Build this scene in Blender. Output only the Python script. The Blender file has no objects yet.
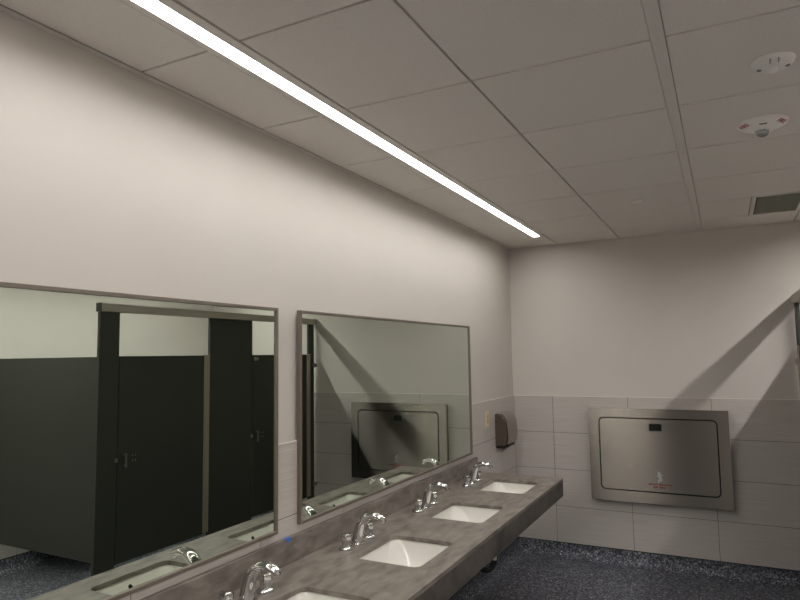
import bpy, bmesh, math, random
from mathutils import Vector, Matrix
C = bpy.context.scene.collection
S = bpy.context.scene
PI = math.pi
random.seed(4)

# ------------------------------------------------------------------ camera, world, exposure
YAW, PITCH, ROLL, FPX = 0.4776, 0.0887, -0.0153, 625.1
fwd = Vector((-math.sin(YAW)*math.cos(PITCH), math.cos(YAW)*math.cos(PITCH), math.sin(PITCH)))
rt0 = Vector((math.cos(YAW), math.sin(YAW), 0)); up0 = rt0.cross(fwd)
rt = math.cos(ROLL)*rt0 + math.sin(ROLL)*up0
up = -math.sin(ROLL)*rt0 + math.cos(ROLL)*up0
cam = bpy.data.cameras.new('camera'); camo = bpy.data.objects.new('camera', cam); C.objects.link(camo)
cam.sensor_width = 36; cam.sensor_fit = 'HORIZONTAL'; cam.lens = FPX/800*36; cam.clip_start = .05
M = Matrix((rt, up, -fwd)).transposed().to_4x4(); M.translation = Vector((1.689, -5.414, 1.6863)); camo.matrix_world = M
S.camera = camo
W = bpy.data.worlds.new('world'); S.world = W; W.use_nodes = True
W.node_tree.nodes['Background'].inputs[0].default_value = (.02, .02, .02, 1)
W.node_tree.nodes['Background'].inputs[1].default_value = 0.0
S.view_settings.view_transform = 'Standard'; S.view_settings.look = 'None'
S.view_settings.gamma = 1; S.view_settings.exposure = 0.0
LED_WASH = 36.0      # strip over the basins
LED_STALL = 93.0     # strip over the stalls

# ------------------------------------------------------------------ room numbers
ZC = 2.634; XR = 3.6; YB = -9.0
ZT = 1.3203; TH = .3048; TW = .6096; TT = .010      # tile top, height, width, thickness
GX = [.952, 1.558, 2.19, 2.84, 3.44]
GY0, GS = -1.0217, .6018

# ------------------------------------------------------------------ materials
def lin(c):
    return tuple(((v/255)/12.92 if v/255 <= .04045 else ((v/255+.055)/1.055)**2.4) for v in c) + (1,)
def mat(name, rgb, rough=.5, metal=0.0, **kw):
    m = bpy.data.materials.new(name); m.use_nodes = True
    b = m.node_tree.nodes['Principled BSDF']
    b.inputs['Base Color'].default_value = lin(rgb); b.inputs['Roughness'].default_value = rough; b.inputs['Metallic'].default_value = metal
    for k, v in kw.items(): b.inputs[k].default_value = v
    return m
def nodes(m): return m.node_tree.nodes, m.node_tree.links, m.node_tree.nodes['Principled BSDF']
def noise_color(m, c1, c2, scale=(1,1,1), nscale=5, detail=4, lo=.35, hi=.65, bump=0.0, dist=0.0):
    n, l, b = nodes(m)
    tc = n.new('ShaderNodeTexCoord'); mp = n.new('ShaderNodeMapping'); mp.inputs['Scale'].default_value = scale
    nz = n.new('ShaderNodeTexNoise'); nz.inputs['Scale'].default_value = nscale; nz.inputs['Detail'].default_value = detail
    nz.inputs['Distortion'].default_value = dist
    r = n.new('ShaderNodeValToRGB'); r.color_ramp.elements[0].position = lo; r.color_ramp.elements[1].position = hi
    r.color_ramp.elements[0].color = lin(c1); r.color_ramp.elements[1].color = lin(c2)
    l.new(tc.outputs['Object'], mp.inputs[0]); l.new(mp.outputs[0], nz.inputs['Vector']); l.new(nz.outputs['Fac'], r.inputs[0]); l.new(r.outputs[0], b.inputs['Base Color'])
    if bump:
        bp = n.new('ShaderNodeBump'); bp.inputs['Strength'].default_value = bump; bp.inputs['Distance'].default_value = .002
        l.new(nz.outputs['Fac'], bp.inputs['Height']); l.new(bp.outputs[0], b.inputs['Normal'])
    return m
PAINT = noise_color(mat('wall_paint', (204,198,191), .6), (203,197,190), (205,199,192), nscale=3)
CEIL = noise_color(mat('ceiling_panel', (218,211,202), .85), (228,222,215), (234,228,221), nscale=120, bump=.1)
GRID = mat('ceiling_grid_metal', (226,220,212), .5)
TILE = noise_color(mat('glazed_wall_tile', (190,184,178), .32), (186,179,172), (197,191,185), scale=(3,3,130), nscale=1.2, detail=5)
GROUT = mat('grout', (104,97,92), .9)
EDGE = mat('tile_edge_metal', (222,216,208), .35)
BLACKLINE = mat('black_edge', (18,18,18), .6)
COUNTER = noise_color(mat('stone_laminate', (124,117,109), .4), (90,84,78), (134,126,118), scale=(8,3,8), nscale=3.0, detail=13, lo=.30, hi=.66, dist=.45)
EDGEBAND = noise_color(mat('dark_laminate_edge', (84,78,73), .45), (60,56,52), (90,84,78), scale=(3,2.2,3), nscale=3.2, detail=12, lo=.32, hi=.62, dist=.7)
PORC = mat('white_porcelain', (216,213,206), .035)
CHROME = mat('chrome', (215,215,215), .07, 1.0)
FRAME = mat('taupe_metal', (126,117,108), .42, .5)
STALL = noise_color(mat('stall_powder_coat', (54,55,49), .6, **{'Specular IOR Level': .35}), (52,53,47), (56,57,51), nscale=300, bump=.06)
HEADRAIL = mat('headrail_aluminium', (182,175,164), .55, .4)
HINGE = mat('hinge_steel', (178,164,148), .42, .6)
DARKGAP = mat('dark_recess', (10,10,10), .7)
DSTEEL = mat('satin_steel', (165,158,150), .3, 1.0)
IVORY = mat('ivory_plastic', (226,209,165), .4)
IVORYD = mat('ivory_plastic_face', (205,186,140), .4)
WHITEP = mat('white_plastic', (244,241,235), .4)
GREYP = mat('grey_lens', (128,125,120), .3)
LENS = mat('clear_lens', (205,205,200), .1, 0, **{'Transmission Weight': .6})
RED = mat('red_print', (165,42,46), .5)
TAPE = mat('blue_masking_tape', (52,112,214), .7)
BLACKP = mat('black_plastic', (16,16,16), .4)
VENTM = mat('vent_grille', (150,150,136), .6)
PIPE = mat('white_pipe', (190,188,182), .4)

def steel_brushed(name, rgb, rough, horiz=True):
    m = mat(name, rgb, rough, 1.0)
    n, l, b = nodes(m)
    b.inputs['Anisotropic'].default_value = 1.0
    t = n.new('ShaderNodeTangent'); t.direction_type = 'RADIAL'; t.axis = 'Y' if horiz else 'Z'
    cx = n.new('ShaderNodeCombineXYZ'); cx.inputs[2 if horiz else 0].default_value = 1
    l.new(cx.outputs[0], b.inputs['Tangent'])
    tc = n.new('ShaderNodeTexCoord'); mp = n.new('ShaderNodeMapping'); mp.inputs['Scale'].default_value = (4,4,500) if horiz else (500,500,4)
    nz = n.new('ShaderNodeTexNoise'); nz.inputs['Scale'].default_value = 1; nz.inputs['Detail'].default_value = 2
    mr = n.new('ShaderNodeMapRange'); mr.inputs[3].default_value = rough-.03; mr.inputs[4].default_value = rough+.03
    l.new(tc.outputs['Object'], mp.inputs[0]); l.new(mp.outputs[0], nz.inputs['Vector']); l.new(nz.outputs['Fac'], mr.inputs[0]); l.new(mr.outputs[0], b.inputs['Roughness'])
    n.remove(t)
    return m
STEEL = steel_brushed('brushed_steel', (172,165,155), .25)

def flake():
    m = mat('flake_floor', (35,37,48), .6)
    n, l, b = nodes(m)
    tc = n.new('ShaderNodeTexCoord')
    v = n.new('ShaderNodeTexVoronoi'); v.inputs['Scale'].default_value = 105; v.inputs['Randomness'].default_value = 1
    sp = n.new('ShaderNodeSeparateColor')
    r = n.new('ShaderNodeValToRGB'); r.color_ramp.interpolation = 'CONSTANT'
    e = r.color_ramp.elements
    e[0].position = 0; e[0].color = lin((50,52,59)); e[1].position = .34; e[1].color = lin((82,86,102))
    for p, c in ((.56,(105,108,117)), (.70,(66,68,74)), (.78,(118,120,125)), (.90,(138,139,143)), (.965,(168,168,168))):
        x = e.new(p); x.color = lin(c)
    l.new(tc.outputs['Object'], v.inputs['Vector']); l.new(v.outputs['Color'], sp.inputs[0]); l.new(sp.outputs[0], r.inputs[0]); l.new(r.outputs[0], b.inputs['Base Color'])
    return m
FLAKE = flake()

def mirror_mat():
    m = mat('mirror_silver', (214,222,212), .0, 1.0)
    m.node_tree.nodes['Principled BSDF'].inputs['Roughness'].default_value = 0.005
    return m
MIRROR = mirror_mat()
def emit(name, rgb, s):
    m = bpy.data.materials.new(name); m.use_nodes = True; n = m.node_tree.nodes; l = m.node_tree.links
    for x in list(n): n.remove(x)
    o = n.new('ShaderNodeOutputMaterial'); e = n.new('ShaderNodeEmission'); e.inputs[0].default_value = rgb + (1,); e.inputs[1].default_value = s
    l.new(e.outputs[0], o.inputs[0]); return m
LED1 = emit('led_diffuser', (1.0, .97, .935), LED_WASH)
LED2 = emit('led_diffuser_stalls', (1.0, .97, .935), LED_STALL)

# ------------------------------------------------------------------ mesh helpers
def box(bm, x0, x1, y0, y1, z0, z1, bev=0.0, seg=2):
    r = bmesh.ops.create_cube(bm, size=1)
    vs = r['verts']
    for v in vs:
        v.co = Vector(((x0+x1)/2 + v.co.x*(x1-x0), (y0+y1)/2 + v.co.y*(y1-y0), (z0+z1)/2 + v.co.z*(z1-z0)))
    if bev:
        es = list({e for v in vs for e in v.link_edges})
        bmesh.ops.bevel(bm, geom=es, offset=bev, segments=seg, affect='EDGES', profile=.5)
def bx(*a, **k):
    bm = bmesh.new(); box(bm, *a, **k); return bm
def lathe(bm, prof, cx, cy, n=28, axis='Z', flat_lobes=None):
    """prof: list of (r, h). closed at both ends when r==0."""
    rings = []
    for r, h in prof:
        ring = []
        if r == 0: ring = [bm.verts.new(P3(axis, cx, cy, 0, 0, h))]
        else:
            for i in range(n):
                a = 2*PI*i/n; rr = r
                if flat_lobes: rr = r*(1+flat_lobes[1]*math.cos(flat_lobes[0]*a)) if h >= flat_lobes[2] else r
                ring.append(bm.verts.new(P3(axis, cx, cy, rr*math.cos(a), rr*math.sin(a), h)))
        rings.append(ring)
    for A, B in zip(rings, rings[1:]):
        if len(A) == 1 and len(B) == 1: continue
        for i in range(n):
            j = (i+1) % n
            if len(A) == 1: bm.faces.new((A[0], B[j], B[i])) if True else 0
            elif len(B) == 1: bm.faces.new((A[i], A[j], B[0]))
            else: bm.faces.new((A[i], A[j], B[j], B[i]))
    return rings
def P3(axis, cx, cy, a, b, h):
    if axis == 'Z': return (cx+a, cy+b, h)
    if axis == 'X': return (h, cx+a, cy+b)
    return (cx+a, h, cy+b)
def sweep(bm, path, n=16):
    """path: list of (centre, side_vec, up_vec) ellipses; caps both ends."""
    rings = []
    for c, s, u in path:
        rings.append([bm.verts.new(Vector(c) + Vector(s)*math.cos(2*PI*i/n) + Vector(u)*math.sin(2*PI*i/n)) for i in range(n)])
    for A, B in zip(rings, rings[1:]):
        for i in range(n): bm.faces.new((A[i], A[(i+1) % n], B[(i+1) % n], B[i]))
    bm.faces.new(rings[0][::-1]); bm.faces.new(rings[-1])
def rrect(cx, cy, hx, hy, r, seg=6):
    pts = []
    for (sx, sy, a0) in ((1,1,0), (-1,1,PI/2), (-1,-1,PI), (1,-1,3*PI/2)):
        for k in range(seg+1):
            a = a0 + PI/2*k/seg
            pts.append((cx+sx*(hx-r)+r*math.cos(a), cy+sy*(hy-r)+r*math.sin(a)))
    return pts
def bridge(bm, A, B, flip=False):
    n = len(A)
    for i in range(n):
        j = (i+1) % n
        f = (A[i], A[j], B[j], B[i])
        bm.faces.new(f[::-1] if flip else f)
def obj(name, bm, m, parent=None, smooth=False, angle=None):
    bmesh.ops.recalc_face_normals(bm, faces=bm.faces[:])
    me = bpy.data.meshes.new(name); bm.to_mesh(me); bm.free()
    me.materials.append(m)
    if smooth:
        for p in me.polygons: p.use_smooth = True
        try: me.set_sharp_from_angle(angle=math.radians(angle or 40))
        except Exception: pass
    o = bpy.data.objects.new(name, me); C.objects.link(o)
    if parent is not None: attach(o, parent)
    return o
def attach(o, parent):
    p, off = parent, Vector((0, 0, 0))
    while p is not None: off += p.location; p = p.parent
    o.data.transform(Matrix.Translation(-off)); o.parent = parent
def tag(o, label, cat, group=None):
    o['label'] = label; o['category'] = cat
    if group: o['group'] = group
    return o
def thing(name, label, cat, loc, group=None):
    o = bpy.data.objects.new(name, None); C.objects.link(o); o.location = loc; o.empty_display_size = .05
    return tag(o, label, cat, group)
def struct(name, bm, m, parent=None, **k):
    o = obj(name, bm, m, parent, **k)
    if parent is None: o['kind'] = 'structure'
    return o
def dup(root, loc, label):
    r = root.copy(); C.objects.link(r); r.location = loc; r['label'] = label
    for ch in list(root.children):
        c = ch.copy(); C.objects.link(c); c.parent = r
        for g in list(ch.children):
            d = g.copy(); C.objects.link(d); d.parent = c
    return r

# ------------------------------------------------------------------ setting: floor, walls, tile, cove
struct('floor', bx(-.1, XR+.1, YB-.1, .1, -.1, 0), FLAKE)
wl = struct('wall_left', bx(-.1, 0, YB-.1, .1, 0, ZC+.12), PAINT)
wb = struct('wall_back', bx(0, XR, 0, .1, 0, ZC+.12), PAINT)
wr = struct('wall_right', bx(XR, XR+.1, YB-.1, .1, 0, ZC+.12), PAINT)
struct('wall_rear', bx(0, XR, YB-.1, YB, 0, ZC+.12), PAINT)
def wains(parent, kind, joints, name='tile_wainscot'):
    tb, gb = bmesh.new(), bmesh.new()
    g = .0018; z0 = .110
    a0, a1 = joints[0], joints[-1]
    for s0, s1 in zip(joints, joints[1:]):
        for k in range(4):
            za, zb = ZT-(k+1)*TH, ZT-k*TH
            if k == 3: za = z0
            l0, l1 = s0+g, s1-g
            if kind == 'back': box(tb, l0, l1, -TT, -.002, za+g, zb-(g if k else 0))
            elif kind == 'left': box(tb, .002, TT, l0, l1, za+g, zb-(g if k else 0))
            else: box(tb, XR-TT, XR-.002, l0, l1, za+g, zb-(g if k else 0))
    if kind == 'back':
        box(gb, a0, a1, -TT+.002, -.0005, z0, ZT-.0005); eb = bx(a0, a1, -TT-.0015, -.0005, ZT, ZT+.004)
    elif kind == 'left':
        box(gb, .0005, TT-.002, a0, a1, z0, ZT-.0005); eb = bx(.0005, TT+.0015, a0, a1, ZT, ZT+.004)
    else:
        box(gb, XR-TT+.002, XR-.0005, a0, a1, z0, ZT-.0005); eb = bx(XR-TT-.0015, XR-.0005, a0, a1, ZT, ZT+.004)
    obj(name, tb, TILE, parent); obj('grout', gb, GROUT, parent); obj('tile_edge_trim', eb, EDGE, parent)
jb = [TT] + [.3492+k*TW for k in range(6)] + [XR-TT]
jb = [j for j in jb if j < XR-TT-.05] + [XR-TT]
wains(wb, 'back', jb)
jl = [-.36-k*TW for k in range(15)][::-1]
jl = [YB] + [j for j in jl if j > YB+.05] + [0-TT]
wains(wl, 'left', jl)
wains(wr, 'right', [YB] + [j for j in jl[1:-1]] + [-TT])
def cove(name, kind):
    prof = [(.0005,.106), (TT+.002,.106)]
    R = .070
    for k in range(9):
        a = PI + PI/2*k/8
        prof.append((TT+.002+R+R*math.cos(a), R+.002+R*math.sin(a)))
    prof += [(TT+R+.02, .0003), (.0005, .0003)]
    bm = bmesh.new()
    ends = []
    for t in (0, 1):
        ring = []
        for d, z in prof:
            if kind == 'back': p = ((0, XR)[t], -d, z)
            elif kind == 'left': p = (d, (YB, 0)[t], z)
            else: p = (XR-d, (YB, 0)[t], z)
            ring.append(bm.verts.new(p))
        ends.append(ring)
    bridge(bm, ends[0], ends[1]); bm.faces.new(ends[0]); bm.faces.new(ends[1])
    o = struct(name, bm, FLAKE, smooth=True, angle=35)
    if kind == 'back': eb = bx(0, XR, -TT-.003, -.0005, .106, .111)
    elif kind == 'left': eb = bx(.0005, TT+.003, YB, 0, .106, .111)
    else: eb = bx(XR-TT-.003, XR-.0005, YB, 0, .106, .111)
    obj('cove_cap', eb, BLACKLINE, o)
cove('baseboard_back', 'back'); cove('baseboard_left', 'left'); cove('baseboard_right', 'right')

dd = struct('added_door_1', bx(.30, 1.25, YB+.0005, YB+.04, .004, 2.13), mat('added_dark_door', (62,56,50), .45))  # unseen door added to put a dark reflection in the changing station's steel
fr = bmesh.new(); box(fr, .24, .299, YB+.0005, YB+.06, .0005, 2.19); box(fr, 1.251, 1.31, YB+.0005, YB+.06, .0005, 2.19); box(fr, .299, 1.251, YB+.0005, YB+.06, 2.131, 2.19)
obj('added_door_frame', fr, mat('added_dark_frame', (70,66,62), .45), dd)

# ------------------------------------------------------------------ ceiling: lay-in panels, grid
ys = [0.0, GY0+GS] + [GY0-k*GS for k in range(0, 14)]
ys = [y for y in ys if y > YB+.1] + [YB]
L1A, L1B = .322, .440     # fixture outer edges
L2A, L2B = 2.69, 2.808
cols = [(.022, L1A-.002), (L1B+.002, GX[0]), (GX[0], 1.541), (1.575, GX[2]), (GX[2], L2A-.002), (L2B+.002, 3.2), (3.2, XR-.022)]
bm = bmesh.new()
g = .0042
VENT = (1.888, 2.186, GY0+.004, GY0+GS-.004)
LY1, LY0 = -.442, -8.1
for ci, (a, b) in enumerate(cols):
    for y1, y0 in zip(ys, ys[1:]):
        yy1 = y1 - (.022 if y1 == 0 else g); yy0 = y0 + (.022 if y0 == YB else g)
        aa, bb = a+g, b-g
        if ci == 3 and abs(y0-GY0) < .01: bb = VENT[0]-.006      # half panel beside the grille
        box(bm, aa, bb, yy0, yy1, ZC, ZC+.016, bev=.0015, seg=1)
# filler panels where the fixtures stop
for A, B in ((L1A, L1B), (L2A, L2B)):
    box(bm, A+g, B-g, LY1+.004, -.022-g, ZC, ZC+.016)
    for y1, y0 in zip(ys, ys[1:]):
        t1 = min(y1, LY0)
        if t1-y0 > .03: box(bm, A+g, B-g, y0+g, t1-g, ZC, ZC+.016)
ceil = struct('ceiling', bm, CEIL)
gb = bmesh.new()
for a, b in ((0, L1A), (L1B, L2A), (L2B, XR)): box(gb, a, b, YB, 0, ZC+.0165, ZC+.03)
for a, b in ((L1A, L1B), (L2A, L2B)): box(gb, a, b, LY1, 0, ZC+.0165, ZC+.03); box(gb, a, b, YB, LY0, ZC+.0165, ZC+.03)
obj('ceiling_deck', gb, mat('ceiling_reveal_shade', (150,144,137), .7), ceil)  # deck greyed below the grid colour to paint shadow into the panel gaps
bb = bmesh.new()
box(bb, .0003, .022, YB, 0, ZC-.002, ZC+.001); box(bb, XR-.022, XR-.0003, YB, 0, ZC-.002, ZC+.001)
box(bb, .022, XR-.022, -.022, -.0003, ZC-.002, ZC+.001)
struct('trim_1', bb, GRID)
bt = bmesh.new(); box(bt, 1.538, 1.5772, YB+.022, -.022, ZC-.0012, ZC+.016)
struct('trim_2', bt, GRID)

# ------------------------------------------------------------------ linear lights
def linear(label, A, B, m):
    cx = (A+B)/2
    t = thing('ceiling_light', label, 'ceiling light', (cx, (LY0+LY1)/2, ZC), 'recessed linear ceiling lights')
    h = bmesh.new()
    d0, d1 = cx-.034, cx+.023
    box(h, A, d0, LY0, LY1, ZC-.003, ZC+.050); box(h, d1, B, LY0, LY1, ZC-.003, ZC+.050)
    box(h, d0, d1, LY1-.006, LY1, ZC-.003, ZC+.050); box(h, d0, d1, LY0, LY0+.006, ZC-.003, ZC+.050)
    box(h, d0, d1, LY0, LY1, ZC+.040, ZC+.050)
    obj('housing', h, GRID, t)
    obj('diffuser', bx(d0, d1, LY0+.006, LY1-.006, ZC+.008, ZC+.016), m, t)
linear('long glowing linear strip light recessed in the ceiling beside the wall with the mirrors', L1A, L1B, LED1)
linear('long recessed linear strip light in the ceiling over the toilet stalls', L2A, L2B, LED2)

# ------------------------------------------------------------------ ceiling devices
def vent():
    x0, x1, y0, y1 = VENT
    t = thing('ceiling_vent', 'dark square-mesh air vent grille in the ceiling panel by the far wall', 'vent', ((x0+x1)/2, (y0+y1)/2, ZC))
    f = bmesh.new(); w = .022
    box(f, x0, x0+w, y0, y1, ZC-.004, ZC+.015); box(f, x1-w, x1, y0, y1, ZC-.004, ZC+.015)
    box(f, x0+w, x1-w, y0, y0+.012, ZC-.004, ZC+.015); box(f, x0+w, x1-w, y1-.012, y1, ZC-.004, ZC+.015)
    obj('frame', f, GRID, t)
    gr = bmesh.new()
    xa, xb, ya, yb = x0+w, x1-w, y0+.012, y1-.012
    n = 20
    for i in range(1, n): 
        x = xa+(xb-xa)*i/n; box(gr, x-.001, x+.001, ya, yb, ZC, ZC+.010)
    n = 42
    for i in range(1, n):
        y = ya+(yb-ya)*i/n; box(gr, xa, xb, y-.001, y+.001, ZC, ZC+.010)
    obj('grille', gr, VENTM, t)
    obj('duct', bx(xa, xb, ya, yb, ZC+.011, ZC+.016), mat('duct_dark', (110,110,98), .8), t)
vent()
def sprinkler():
    b = bmesh.new(); lathe(b, [(0,ZC-.008), (.036,ZC-.008), (.040,ZC-.005), (.041,ZC), (0,ZC)], 1.247, -1.285)
    tag(obj('sprinkler_cover', b, WHITEP, smooth=True), 'small flat round white sprinkler cover plate on the ceiling', 'sprinkler cover')
sprinkler()
def sensor():
    x, y = 1.879, -3.085
    t = thing('ceiling_sensor', 'round white ceiling sensor with two grey eyes, no red lettering', 'sensor', (x, y, ZC))
    b = bmesh.new(); lathe(b, [(0,ZC-.024), (.034,ZC-.024), (.050,ZC-.020), (.060,ZC-.012), (.064,ZC-.004), (.064,ZC), (0,ZC)], x, y, 36); obj('body', b, WHITEP, t, smooth=True)
    for sx in (-1, 1):
        b = bmesh.new(); lathe(b, [(0,ZC-.026), (.007,ZC-.025), (.0095,ZC-.017), (0,ZC-.015)], x+sx*.040, y+.004, 16); obj('sensor_eye', b, GREYP, t, smooth=True)
    b = bmesh.new(); lathe(b, [(0,ZC-.036), (.012,ZC-.034), (.019,ZC-.028), (.020,ZC-.022), (0,ZC-.021)], x, y+.012, 20); obj('lens', b, WHITEP, t, smooth=True)
    for sx in (-1, 1): obj('latch_slot', bx(x+sx*.012-.0015, x+sx*.012+.0015, y-.056, y-.036, ZC-.0235, ZC-.014), GREYP, t)
sensor()
def text_mesh(txt, size, extr=.0006):
    cu = bpy.data.curves.new('txt', 'FONT'); cu.body = txt; cu.size = size; cu.extrude = extr; cu.align_x = 'CENTER'; cu.align_y = 'CENTER'
    o = bpy.data.objects.new('txt', cu); C.objects.link(o)
    dg = bpy.context.evaluated_depsgraph_get(); dg.update()
    me = bpy.data.meshes.new_from_object(o.evaluated_get(dg))
    bpy.data.objects.remove(o); bpy.data.curves.remove(cu)
    return me
def put_text(name, txt, size, m, parent, mtx, extr=.0006):
    me = text_mesh(txt, size, extr); me.transform(mtx); me.name = name; me.materials.clear(); me.materials.append(m)
    o = bpy.data.objects.new(name, me); C.objects.link(o); attach(o, parent); return o
def frame_mtx(o, xdir, ydir):
    x = Vector(xdir).normalized(); y = Vector(ydir); y = (y - x*y.dot(x)).normalized(); z = x.cross(y)
    m = Matrix((x, y, z)).transposed().to_4x4(); m.translation = Vector(o); return m
def strobe():
    x, y, R = 1.876, -2.452, .095
    t = thing('fire_alarm_strobe', 'round white fire alarm strobe with red FIRE lettering on the ceiling', 'fire alarm', (x, y, ZC))
    prof = [(0,ZC-.038), (.026,ZC-.038), (.040,ZC-.034), (.070,ZC-.021), (.088,ZC-.012), (.094,ZC-.006), (.095,ZC), (0,ZC)]
    b = bmesh.new(); lathe(b, prof, x, y, 48); obj('body', b, WHITEP, t, smooth=True)
    b = bmesh.new(); lathe(b, [(0,ZC-.060), (.010,ZC-.059), (.019,ZC-.054), (.023,ZC-.046), (.024,ZC-.0375), (0,ZC-.037)], x, y, 24); obj('strobe_lens', b, LENS, t, smooth=True)
    b = bmesh.new(); lathe(b, [(0,ZC-.0400), (.028,ZC-.0400), (.031,ZC-.036), (0,ZC-.036)], x, y, 24); obj('reflector_ring', b, CHROME, t, smooth=True)
    b = bmesh.new(); box(b, x-.014, x+.014, y-.066, y-.059, ZC-.0265, ZC-.02, bev=.001); obj('sounder_slot', b, GREYP, t)
    for sx in (-1, 1):
        ang = -PI/2 + sx*math.radians(58)
        rr = .079
        rad = Vector((math.cos(ang), math.sin(ang), 0)); tan = Vector((-math.sin(ang), math.cos(ang), 0))
        slope = Vector((rad.x, rad.y, .43)).normalized()
        nrm = tan.cross(slope); 
        if nrm.z > 0: nrm = -nrm
        o = Vector((x, y, 0)) + rad*rr; o.z = ZC-.0168
        o += nrm*.0008
        xd = tan; yd = slope                      # letters stand outwards, read along the rim
        z = xd.cross(yd)
        if z.dot(nrm) < 0: xd = -xd
        put_text('lettering', 'FIRE', .028, RED, t, frame_mtx(o, xd, yd), .0004)
strobe()

# ------------------------------------------------------------------ vanity counter
CX, CZ, CT, CY1, CY0 = .6456, .8287, .1193, -1.0016, -4.22
SY = [-1.40, -2.135, -2.875, -3.61]
SXC, SHX, SHY = .383, .155, .188
def vanity():
    t = thing('vanity_counter', 'long wall-hung grey-brown stone-look vanity counter with four basins', 'counter', (CX/2, (CY0+CY1)/2, CZ-CT))
    bm = bmesh.new()
    x0 = TT+.001; th = .018
    def loop(pts, z):
        v = [bm.verts.new((a, b, z)) for a, b in pts]
        e = [bm.edges.new((v[i], v[(i+1) % len(v)])) for i in range(len(v))]
        return v, e
    outer = [(x0, CY0), (CX, CY0), (CX, CY1), (x0, CY1)]
    tops, bots = [], []
    for z in (CZ, CZ-th):
        allE = []; loops = []
        v, e = loop(outer, z); allE += e; loops.append(v)
        for y in SY:
            v, e = loop(rrect(SXC, y, SHX, SHY, .032), z); allE += e; loops.append(v)
        bmesh.ops.triangle_fill(bm, edges=allE, use_beauty=True)
        (tops if z == CZ else bots).extend(loops)
    for a, b in zip(tops, bots): bridge(bm, a, b)
    obj('countertop', bm, COUNTER, t)
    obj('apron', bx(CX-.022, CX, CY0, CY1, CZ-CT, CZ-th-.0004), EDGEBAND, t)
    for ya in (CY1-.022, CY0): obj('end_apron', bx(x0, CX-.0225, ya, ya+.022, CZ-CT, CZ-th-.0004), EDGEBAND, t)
    for y in (CY0+.1, -3.24, -2.5, -1.77, CY1-.1): obj('support_bracket', bx(x0, .45, y-.02, y+.02, CZ-CT+.02, CZ-th-.001), BLACKP, t)
vanity()
tag(obj('backsplash', bx(TT+.001, .030, CY0, CY1, CZ+.0004, .9349, bev=.001, seg=1), COUNTER), 'long low stone-look backsplash strip between counter and mirrors', 'backsplash')
def basin(y, label):
    t = thing('sink_basin', label, 'sink', (SXC, y, CZ-.17), 'undermount sinks in the long counter')
    bm = bmesh.new()
    zt = CZ-.0185
    spec = [(.016, 0, .030), (.004, 0, .036), (.002, -.004, .044), (-.002, -.014, .055), (-.007, -.028, .066), (-.013, -.043, .078), (-.021, -.059, .088), (-.031, -.075, .096), (-.043, -.090, .100), (-.057, -.103, .094), (-.073, -.114, .080), (-.090, -.123, .063), (-.110, -.130, .043), (-.130, -.133, .024)]
    def ring(off, z, r): return [bm.verts.new((a, b, zt+z)) for a, b in rrect(SXC, y, SHX+off, SHY+off, r, 10)]
    prev = None; first = None
    for off, z, r in spec:
        v = ring(off, z, r)
        if prev: bridge(bm, prev, v)
        else: first = v
        prev = v
    bm.faces.new(prev)
    # outer shell
    out = first
    for off, z, r in [(.016, -.012, .03), (.008, -.05, .045), (.006, -.10, .05), (-.02, -.132, .05), (-.06, -.146, .04)]:
        v = ring(off, z, r); bridge(bm, out, v); out = v
    bm.faces.new(out)
    obj('bowl', bm, PORC, t, smooth=True, angle=60)
    b = bmesh.new(); lathe(b, [(0,zt-.126), (.018,zt-.126), (.0235,zt-.129), (.024,zt-.1325), (0,zt-.1325)], SXC, y, 20); obj('drain', b, CHROME, t, smooth=True)
    b = bmesh.new(); xx = SXC+SHX-.006-.003
    lathe(b, [(0,xx-.004), (.008,xx-.004), (.0095,xx+.004), (0,xx+.004)], y, zt-.032, 16, axis='X'); obj('overflow_hole', b, DARKGAP, t)
    return t
SL = ['white rectangular undermount sink at the far end of the counter, nearest the hand dryer',
      'white rectangular undermount sink second from the far end of the counter',
      'white rectangular undermount sink third from the far end of the counter',
      'white rectangular undermount sink nearest the camera, cut off by the bottom of the photo']
s0 = basin(SY[0], SL[0])
for y, l in zip(SY[1:], SL[1:]): dup(s0, (SXC, y, CZ-.17), l)

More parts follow.
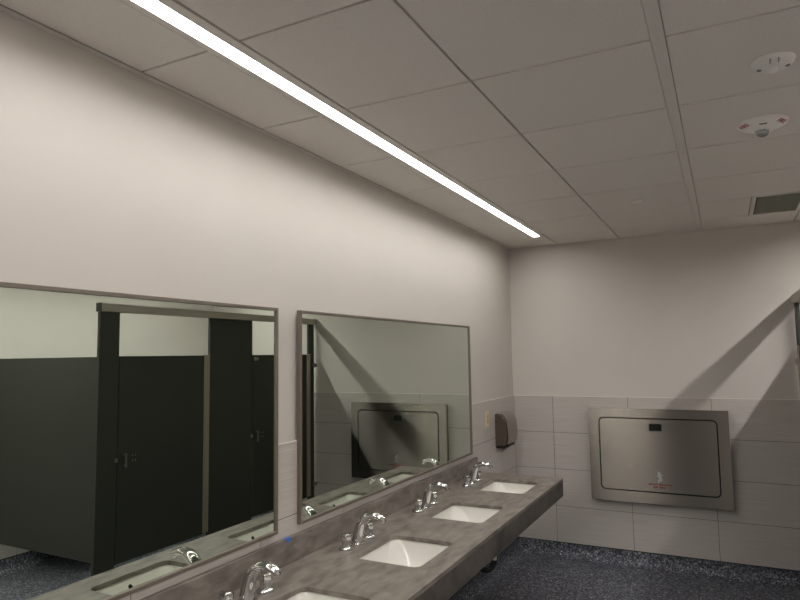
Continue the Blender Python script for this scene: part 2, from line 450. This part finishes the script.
def faucet(y, label):
    x = .138; z = CZ
    t = thing('faucet', label, 'faucet', (x, y, z), 'widespread chrome faucets on the counter')
    b = bmesh.new()
    pts = [(-.006,.0012,.030,.029), (-.004,.012,.0285,.0275), (.001,.04,.027,.025), (.008,.068,.0265,.0225), (.019,.094,.026,.0205), (.036,.115,.0255,.0185), (.058,.128,.0245,.0165), (.082,.1325,.023,.0145), (.104,.130,.021,.013), (.122,.124,.019,.0125), (.134,.118,.0165,.0115)]
    path = []
    for i, (dx, dz, hw, ht) in enumerate(pts):
        a = pts[max(0, i-1)]; c = pts[min(len(pts)-1, i+1)]
        T = Vector((c[0]-a[0], 0, c[1]-a[1])).normalized() if i else Vector((0, 0, 1)); N = Vector((-T.z, 0, T.x))
        path.append(((x+dx, y, z+dz), (0, hw, 0), N*ht))
    sweep(b, path, 20); sp = obj('spout', b, CHROME, t, smooth=True, angle=60)
    b = bmesh.new()
    T = Vector((.55, 0, -.83)).normalized(); N = Vector((-T.z, 0, T.x))
    c0 = Vector((x+.126, y, z+.122))
    sweep(b, [(c0, (0,.0125,0), N*.0125), (c0+T*.016, (0,.0125,0), N*.0125), (c0+T*.020, (0,.010,0), N*.010)], 18); obj('aerator', b, CHROME, t, smooth=True)
    b = bmesh.new(); lathe(b, [(0,z+.0002), (.034,z+.0002), (.034,z+.003), (.031,z+.006), (0,z+.007)], x-.003, y, 24); obj('base_ring', b, CHROME, t, smooth=True)
    for s in (-1, 1):
        hy = y+s*.1016; hx = x-.003
        b = bmesh.new(); lathe(b, [(0,z+.012), (.0195,z+.012), (.0185,z+.018), (.0205,z+.030), (.0235,z+.044), (.0245,z+.056), (.0235,z+.063), (.018,z+.066), (.008,z+.068), (0,z+.068)], hx, hy, 48, flat_lobes=(6,.07,z+.022))
        h = obj('handle', b, CHROME, t, smooth=True, angle=50)
        b = bmesh.new(); lathe(b, [(0,z+.0002), (.033,z+.0002), (.0335,z+.005), (.030,z+.010), (.020,z+.0135), (0,z+.0135)], hx, hy, 28)
        e = obj('escutcheon', b, CHROME, h, smooth=True)
    return t
FL = ['curved chrome faucet with two handles at the far end sink of the counter',
      'curved chrome faucet with two handles at the second sink from the far end',
      'curved chrome faucet with two handles at the third sink from the far end',
      'curved chrome faucet with two handles nearest the camera, at the bottom of the photo']
f0 = faucet(SY[0]+.004, FL[0])
for y, l in zip((SY[1]+.004, SY[2]+.004, SY[3]-.018), FL[1:]): dup(f0, (.138, y, CZ), l)

def trap():
    y = -1.68
    t = thing('drain_trap', 'black and white drain trap under the far end of the counter', 'pipe', (.3, y, .35))
    b = bmesh.new(); sweep(b, [((SXC, -1.40, CZ-.165), (.014,0,0), (0,.014,0)), ((SXC, -1.40, CZ-.20), (.014,0,0), (0,.014,0)), ((.37, y+.05, .56), (.014,0,0), (0,.014,0)), ((.36, y+.04, .43), (.014,0,0), (0,.014,0))], 14); obj('tailpiece', b, PIPE, t, smooth=True)
    b = bmesh.new(); path = []
    cx, rr = .325, .035
    for k in range(13):
        a = PI*k/12; c = (cx+rr*math.cos(a), y+.04*math.cos(a), .43-.055*math.sin(a)); n = Vector((math.cos(a), 0, -math.sin(a)))
        path.append((c, (0,.017,0), n*.017))
    sweep(b, path, 14); obj('trap_bend', b, BLACKP, t, smooth=True)
    b = bmesh.new(); sweep(b, [((cx-rr, y-.04, .43), (0,.013,0), (.013,0,0)), ((cx-rr-.03, y-.04, .515), (0,.013,0), (.004,0,.013)), ((TT+.001, y-.04, .515), (0,.013,0), (0,0,.013))], 14); obj('wall_pipe', b, PIPE, t, smooth=True)
trap()

# ------------------------------------------------------------------ mirrors
def wall_mirror(y0, y1, z0, z1, label):
    t = thing('wall_mirror', label, 'mirror', (TT, (y0+y1)/2, z0), 'framed wall mirrors')
    xa, xb = TT+.0006, .030; w = .013
    b = bmesh.new()
    box(b, xa, xb, y0, y1, z1-w, z1, bev=.0012, seg=1); box(b, xa, xb, y0, y1, z0, z0+w, bev=.0012, seg=1)
    box(b, xa, xb, y0, y0+w, z0+w, z1-w, bev=.0012, seg=1); box(b, xa, xb, y1-w, y1, z0+w, z1-w, bev=.0012, seg=1)
    obj('frame', b, FRAME, t)
    obj('glass', bx(xa+.002, .0225, y0+w-.003, y1-w+.003, z0+w-.003, z1-w+.003), MIRROR, t)
wall_mirror(-3.168, -1.0987, .970, 1.8934, 'large framed wall mirror nearer the back corner, reflecting the changing station')
wall_mirror(-5.43, -3.320, .970, 1.8934, 'large framed wall mirror at the left, reflecting the dark toilet stalls')
# bit of tape
b = bmesh.new(); box(b, .0175, .0302, -3.270, -3.238, .9353, .9362); box(b, .0302, .0310, -3.264, -3.240, .921, .9362)
tag(obj('masking_tape', b, TAPE), 'scrap of blue masking tape on the backsplash edge between the mirrors', 'tape')

# ------------------------------------------------------------------ outlet plate and hand dryer on the left wall
def plate():
    y, z = -.735, 1.185; x = TT
    t = thing('wall_outlet', 'ivory outlet plate on the tile between mirror and hand dryer', 'outlet', (x, y, z))
    obj('cover_plate', bx(x+.0003, x+.006, y-.036, y+.036, z-.060, z+.060, bev=.002), IVORY, t)
    obj('outlet_face', bx(x+.0062, x+.010, y-.017, y+.017, z-.034, z+.034, bev=.001, seg=1), IVORYD, t)
    for zz in (-.018, .018):
        for yy in (-.006, .006): obj('slot', bx(x+.0102, x+.0106, y+yy-.001, y+yy+.001, z+zz-.005, z+zz+.005), DARKGAP, t)
plate()
def dryer():
    y0, y1 = -.545, -.270; z0, z1 = .940, 1.203
    t = thing('hand_dryer', 'brushed steel hand dryer on the tiled left wall by the corner', 'hand dryer', (TT, (y0+y1)/2, z0))
    def shell(prof, ya, yb, nm, m, inset=.0):
        bm = bmesh.new(); rings = []
        for yy in (ya, yb):
            rings.append([bm.verts.new((x, yy, z)) for x, z in prof])
        bridge(bm, rings[0], rings[1]); bm.faces.new(rings[0]); bm.faces.new(rings[1])
        es = [e for e in bm.edges if abs(e.verts[0].co.y-e.verts[1].co.y) < 1e-6]
        bmesh.ops.bevel(bm, geom=es, offset=.006, segments=2, affect='EDGES')
        return obj(nm, bm, m, t, smooth=True, angle=35)
    # profile in XZ: flat back, rounded top front, bulging front, cut-back bottom
    prof = [(TT+.0006, z0+.012), (TT+.0006, z1)]
    for k in range(9):
        a = PI/2 - PI/2*k/8; prof.append((.040+.062*math.cos(a), z1-.085+.085*math.sin(a)))
    prof += [(.106, z1-.13), (.1075, z1-.17), (.104, z0+.045), (.092, z0+.022)]
    shell(prof, y0, y1, 'body', mat('dryer_side_steel', (128,118,108), .28, 1.0))
    seam = [(p[0]+.003 if p[0] > TT+.001 else p[0], p[1]+(.003 if p[0] < .1 and p[1] > z1-.06 else 0)) for p in prof]
    shell(seam, y0+.012, y1-.012, 'seam', BLACKP)
    # raised front band wrapping over the top
    band = [(p[0]+.006 if p[0] > TT+.001 else p[0], p[1]+(.006 if p[0] < .1 and p[1] > z1-.06 else 0)) for p in prof]
    shell(band, y0+.020, y1-.004, 'front_cover', DSTEEL)
    obj('air_nozzle', bx(TT+.001, .088, y0+.012, y1-.012, z0-.006, z0+.0118, bev=.004), BLACKP, t)
    obj('sensor_window', bx(.060, .104, y0+.06, y1-.06, z0+.003, z0+.018, bev=.002), BLACKP, t)
dryer()

# ------------------------------------------------------------------ baby changing station
def station():
    x0, x1, z0, z1, d = .658, 1.681, .5045, 1.235, .080
    t = thing('baby_changing_station', 'closed stainless steel baby changing station on the tiled back wall', 'changing station', ((x0+x1)/2, -TT, z0))
    def loop(bm, pts, y): return [bm.verts.new((a, y, b)) for a, b in pts]
    cxm, czm = 1.170, .877; hx, hz = .435, .288
    bm = bmesh.new()
    o = [(x1, z1), (x0, z1), (x0, z0), (x1, z0)]
    ov = loop(bm, o, -d); oe = [bm.edges.new((ov[i], ov[(i+1) % 4])) for i in range(4)]
    iv = loop(bm, rrect(cxm, czm, hx, hz, .040, 8), -d); ie = [bm.edges.new((iv[i], iv[(i+1) % len(iv)])) for i in range(len(iv))]
    bmesh.ops.triangle_fill(bm, edges=oe+ie, use_beauty=True)
    ob = loop(bm, o, -d+.012); bridge(bm, ov, ob)
    # slight return, then the box behind the flange
    o2 = [(x1-.012, z1-.012), (x0+.012, z1-.012), (x0+.012, z0+.012), (x1-.012, z0+.012)]
    o3 = loop(bm, o2, -d+.012); bridge(bm, ob, o3); o4 = loop(bm, o2, -TT-.0006); bridge(bm, o3, o4); bm.faces.new(o4)
    ib = loop(bm, rrect(cxm, czm, hx, hz, .040, 8), -d+.02); bridge(bm, iv, ib)
    obj('body', bm, STEEL, t)
    bm = bmesh.new(); v = loop(bm, rrect(cxm, czm, hx-.0004, hz-.0004, .040, 8), -d+.018); v2 = loop(bm, rrect(cxm, czm, hx-.0004, hz-.0004, .040, 8), -d+.0195); bridge(bm, v, v2); bm.faces.new(v); bm.faces.new(v2)
    obj('gasket', bm, DARKGAP, t)
    # door, with a hole for the pull
    bm = bmesh.new()
    px0, px1, pz0, pz1 = 1.120, 1.212, 1.064, 1.122
    A = loop(bm, rrect(cxm, czm, hx-.0095, hz-.0095, .032, 8), -d-.001); ae = [bm.edges.new((A[i], A[(i+1) % len(A)])) for i in range(len(A))]
    hp = rrect((px0+px1)/2, (pz0+pz1)/2, (px1-px0)/2, (pz1-pz0)/2, .005, 2)
    H = loop(bm, hp, -d-.001); he = [bm.edges.new((H[i], H[(i+1) % len(H)])) for i in range(len(H))]
    bmesh.ops.triangle_fill(bm, edges=ae+he, use_beauty=True)
    A2 = loop(bm, rrect(cxm, czm, hx-.0095, hz-.0095, .032, 8), -d+.016); bridge(bm, A, A2); H2 = loop(bm, hp, -d+.016); bridge(bm, H, H2)
    dr = obj('door', bm, STEEL, t)
    bm = bmesh.new(); v = loop(bm, rrect((px0+px1)/2, (pz0+pz1)/2, (px1-px0)/2-.0005, (pz1-pz0)/2-.0005, .005, 2), -d+.012); bm.faces.new(v)
    w = loop(bm, rrect((px0+px1)/2, (pz0+pz1)/2, (px1-px0)/2-.0005, (pz1-pz0)/2-.0005, .005, 2), -d+.0005); bridge(bm, v, w)
    def sub(o): attach(o, dr); return o
    sub(obj('pull_recess', bm, BLACKP))
    # pale mark of a crawling child (simple strokes) and two thin red lines of print
    bm = bmesh.new(); yy = -d-.0012
    def disc(cx, cz, r, n=14):
        bm.faces.new([bm.verts.new((cx+r*math.cos(2*PI*i/n), yy, cz+r*math.sin(2*PI*i/n))) for i in range(n)])
    def stroke(a, b, w):
        a = Vector(a); b = Vector(b); dd = (b-a).normalized(); nn = Vector((-dd.y, dd.x))*w
        bm.faces.new([bm.verts.new((p.x, yy, p.y)) for p in (a+nn, b+nn, b-nn, a-nn)])
    ix, iz = 1.180, .715
    disc(ix-.004, iz+.026, .012)
    stroke((ix-.002, iz+.014), (ix+.004, iz-.012), .008)
    stroke((ix, iz+.008), (ix+.022, iz+.016), .0035); stroke((ix-.001, iz+.006), (ix-.022, iz+.002), .0035)
    stroke((ix+.003, iz-.010), (ix+.020, iz-.022), .0042); stroke((ix+.003, iz-.010), (ix-.010, iz-.030), .0042)
    stroke((ix-.018, iz-.036), (ix+.016, iz-.030), .002)
    sub(obj('emblem', bm, mat('emblem_print', (176,178,176), .5)))
    bm = bmesh.new(); random.seed(7)
    for (xa, xb, z, h) in ((1.098, 1.270, .655, .0055), (1.130, 1.222, .634, .0065)):
        x = xa
        while x < xb-.004:
            w = random.uniform(.005, .009)
            if random.random() < .85:
                bm.faces.new([bm.verts.new(p) for p in ((x, yy, z-h), (x+w, yy, z-h), (x+w, yy, z+h), (x, yy, z+h))])
            x += w+.0022
    sub(obj('printed_notice', bm, mat('faded_red_print', (128,56,50), .5)))
station()

# ------------------------------------------------------------------ toilet stalls
XS, XT = 2.150, 2.176
ZD0, ZD1 = .285, 1.712; ZH0, ZH1 = 2.022, 2.078
def pil(y0, y1, label, keeper=None, brackets=False):
    t = thing('stall_pilaster', label, 'stall post', ((XS+XT)/2, (y0+y1)/2, 0), 'stall pilasters')
    obj('post', bx(XS, XT, y0, y1, .004, ZH0-.0005, bev=.002, seg=1), STALL, t)
    obj('floor_shoe', bx(XS-.006, XT+.006, y0-(0 if brackets else .005), y1+(0 if brackets else .005), .0005, .09, bev=.002, seg=1), DSTEEL, t)
    if keeper:
        b = bmesh.new(); box(b, XS-.010, XS+.001, keeper-.014, keeper+.010, .978, 1.008, bev=.003)
        obj('latch_keeper', b, DSTEEL, t)
    if brackets:
        for z in (.40, 1.60):
            b = bmesh.new(); box(b, XS-.014, XS-.0003, y1-.028, -TT-.0008, z-.02, z+.02, bev=.003); obj('wall_bracket', b, DSTEEL, t)
    return t
pil(-2.560, -2.400, 'narrow dark stall pilaster at the open near end of the stalls', keeper=-2.408)
pil(-1.522, -.999, 'wide dark stall pilaster between the two stall doors', keeper=-1.006)
pil(-.132, -.045, 'slim dark stall pilaster against the tiled back wall', brackets=True)
def stall_door(y0, y1, label, hook):
    t = thing('stall_door', label, 'stall door', ((XS+XT)/2, (y0+y1)/2, ZD0), 'stall doors')
    obj('panel', bx(XS+.001, XT-.001, y0, y1, ZD0, ZD1, bev=.002, seg=1), STALL, t)
    hy = y0+.052
    b = bmesh.new(); box(b, XS-.026, XS-.016, hy-.008, hy+.008, .935, 1.035, bev=.004)
    for z in (.948, 1.022): box(b, XS-.018, XS+.0008, hy-.006, hy+.006, z-.006, z+.006)
    obj('handle', b, DSTEEL, t)
    for dy in (.125, .150):
        for z in (.972, 1.008):
            b = bmesh.new(); lathe(b, [(0,XS-.001), (.0045,XS-.001), (.0045,XS+.0008), (0,XS+.0008)], y0+dy, z, 10, axis='X'); obj('screw', b, DSTEEL, t)
    # continuous hinge along the other edge
    hb = bmesh.new(); box(hb, XS-.004, XS-.0003, y1-.016, y1+.044, ZD0+.01, ZD1+.004)
    h = obj('hinge', hb, HINGE, t)
    kb = bmesh.new(); z = ZD0+.02
    while z < ZD1-.05:
        lathe(kb, [(0,z), (.0065,z), (.0065,z+.044), (0,z+.044)], XS-.006, y1+.016, 10); z += .056
    k = obj('hinge_knuckle', kb, HINGE, h, smooth=True)
    if hook:
        b = bmesh.new(); lathe(b, [(0,XS-.030), (.010,XS-.030), (.014,XS-.024), (.008,XS-.016), (.008,XS-.004), (.018,XS-.003), (.018,XS+.0008), (0,XS+.0008)], y0+.035, 1.676, 14, axis='X')
        obj('bumper', b, DSTEEL, t, smooth=True)
stall_door(-2.394, -1.572, 'dark stall door nearer the open end of the stalls, steel hinge strip on its far edge', False)
stall_door(-.994, -.160, 'dark stall door beside the back wall', True)
def rail():
    t = thing('stall_headrail', 'long grey metal headrail running along the top of the stalls', 'rail', (XS, -1.3, ZH0))
    b = bmesh.new(); box(b, XS-.012, XT+.012, -2.560, -.0125, ZH0, ZH1, bev=.003); box(b, XS-.015, XS-.0115, -2.560, -.0125, ZH1-.012, ZH1)
    obj('rail', b, HEADRAIL, t)
    obj('end_cap', bx(XS-.014, XT+.014, -2.564, -2.5605, ZH0-.002, ZH1+.002), BLACKP, t)
rail()
def panel(y, label):
    t = thing('stall_partition', label, 'stall partition', ((XT+XR)/2, y, ZD0), 'stall side partitions')
    obj('panel', bx(XT+.004, XR-TT-.004, y-.0125, y+.0125, ZD0+.055, ZD1-.003, bev=.002, seg=1), STALL, t)
    for z in (.5, 1.5):
        for xa in (XR-TT-.0306, XT+.0006): obj('bracket', bx(xa, xa+.03, y+.0127, y+.02, z-.02, z+.02), DSTEEL, t)
panel(-2.541, 'dark stall side partition closing the open end of the stalls, seen in the left mirror')
panel(-1.27, 'dark stall side partition between the two stalls')

# wall-hung toilet in the near stall
def toilet():
    y = -1.905; xw = XR-TT-.0008
    t = thing('toilet', 'white wall-hung toilet on the right wall inside the stall nearer the camera', 'toilet', (xw-.3, y, .12))
    def egg(xb, xf, hw, z, n=28):
        xc = xb-(xb-xf)*.45; out = []
        for i in range(n):
            a = 2*PI*i/n; c = math.cos(a)
            out.append((xc + c*((xb-xc) if c > 0 else (xc-xf)), y+hw*math.sin(a), z))
        return out
    bm = bmesh.new(); prev = None
    for xb, xf, hw, z in ((xw-.12,xw-.42,.09,.13), (xw-.06,xw-.50,.13,.18), (xw-.03,xw-.57,.16,.26), (xw-.02,xw-.62,.178,.34), (xw-.02,xw-.645,.185,.385), (xw-.05,xw-.62,.15,.387), (xw-.12,xw-.56,.11,.34), (xw-.2,xw-.45,.06,.24)):
        v = [bm.verts.new(p) for p in egg(xb, xf, hw, z)]
        if prev: bridge(bm, prev, v)
        else: bm.faces.new(v)
        prev = v
    bm.faces.new(prev); obj('bowl', bm, PORC, t, smooth=True, angle=50)
    obj('wall_mount', bx(xw-.07, xw, y-.14, y+.14, .13, .40, bev=.015), PORC, t)
    bm = bmesh.new(); A = [egg(xw-.06, xw-.65, .188, .388), egg(xw-.06, xw-.65, .188, .408), egg(xw-.13, xw-.575, .118, .408), egg(xw-.13, xw-.575, .118, .388)]
    R = [[bm.verts.new(p) for p in a] for a in A]
    for i in range(4): bridge(bm, R[i], R[(i+1) % 4])
    obj('seat', bm, mat('toilet_seat', (232,231,226), .3), t)
    b = bmesh.new(); lathe(b, [(0,.40), (.014,.40), (.014,.62), (.026,.63), (.026,.72), (.02,.735), (0,.735)], xw-.06, y, 16); obj('flush_valve', b, CHROME, t, smooth=True)
toilet()
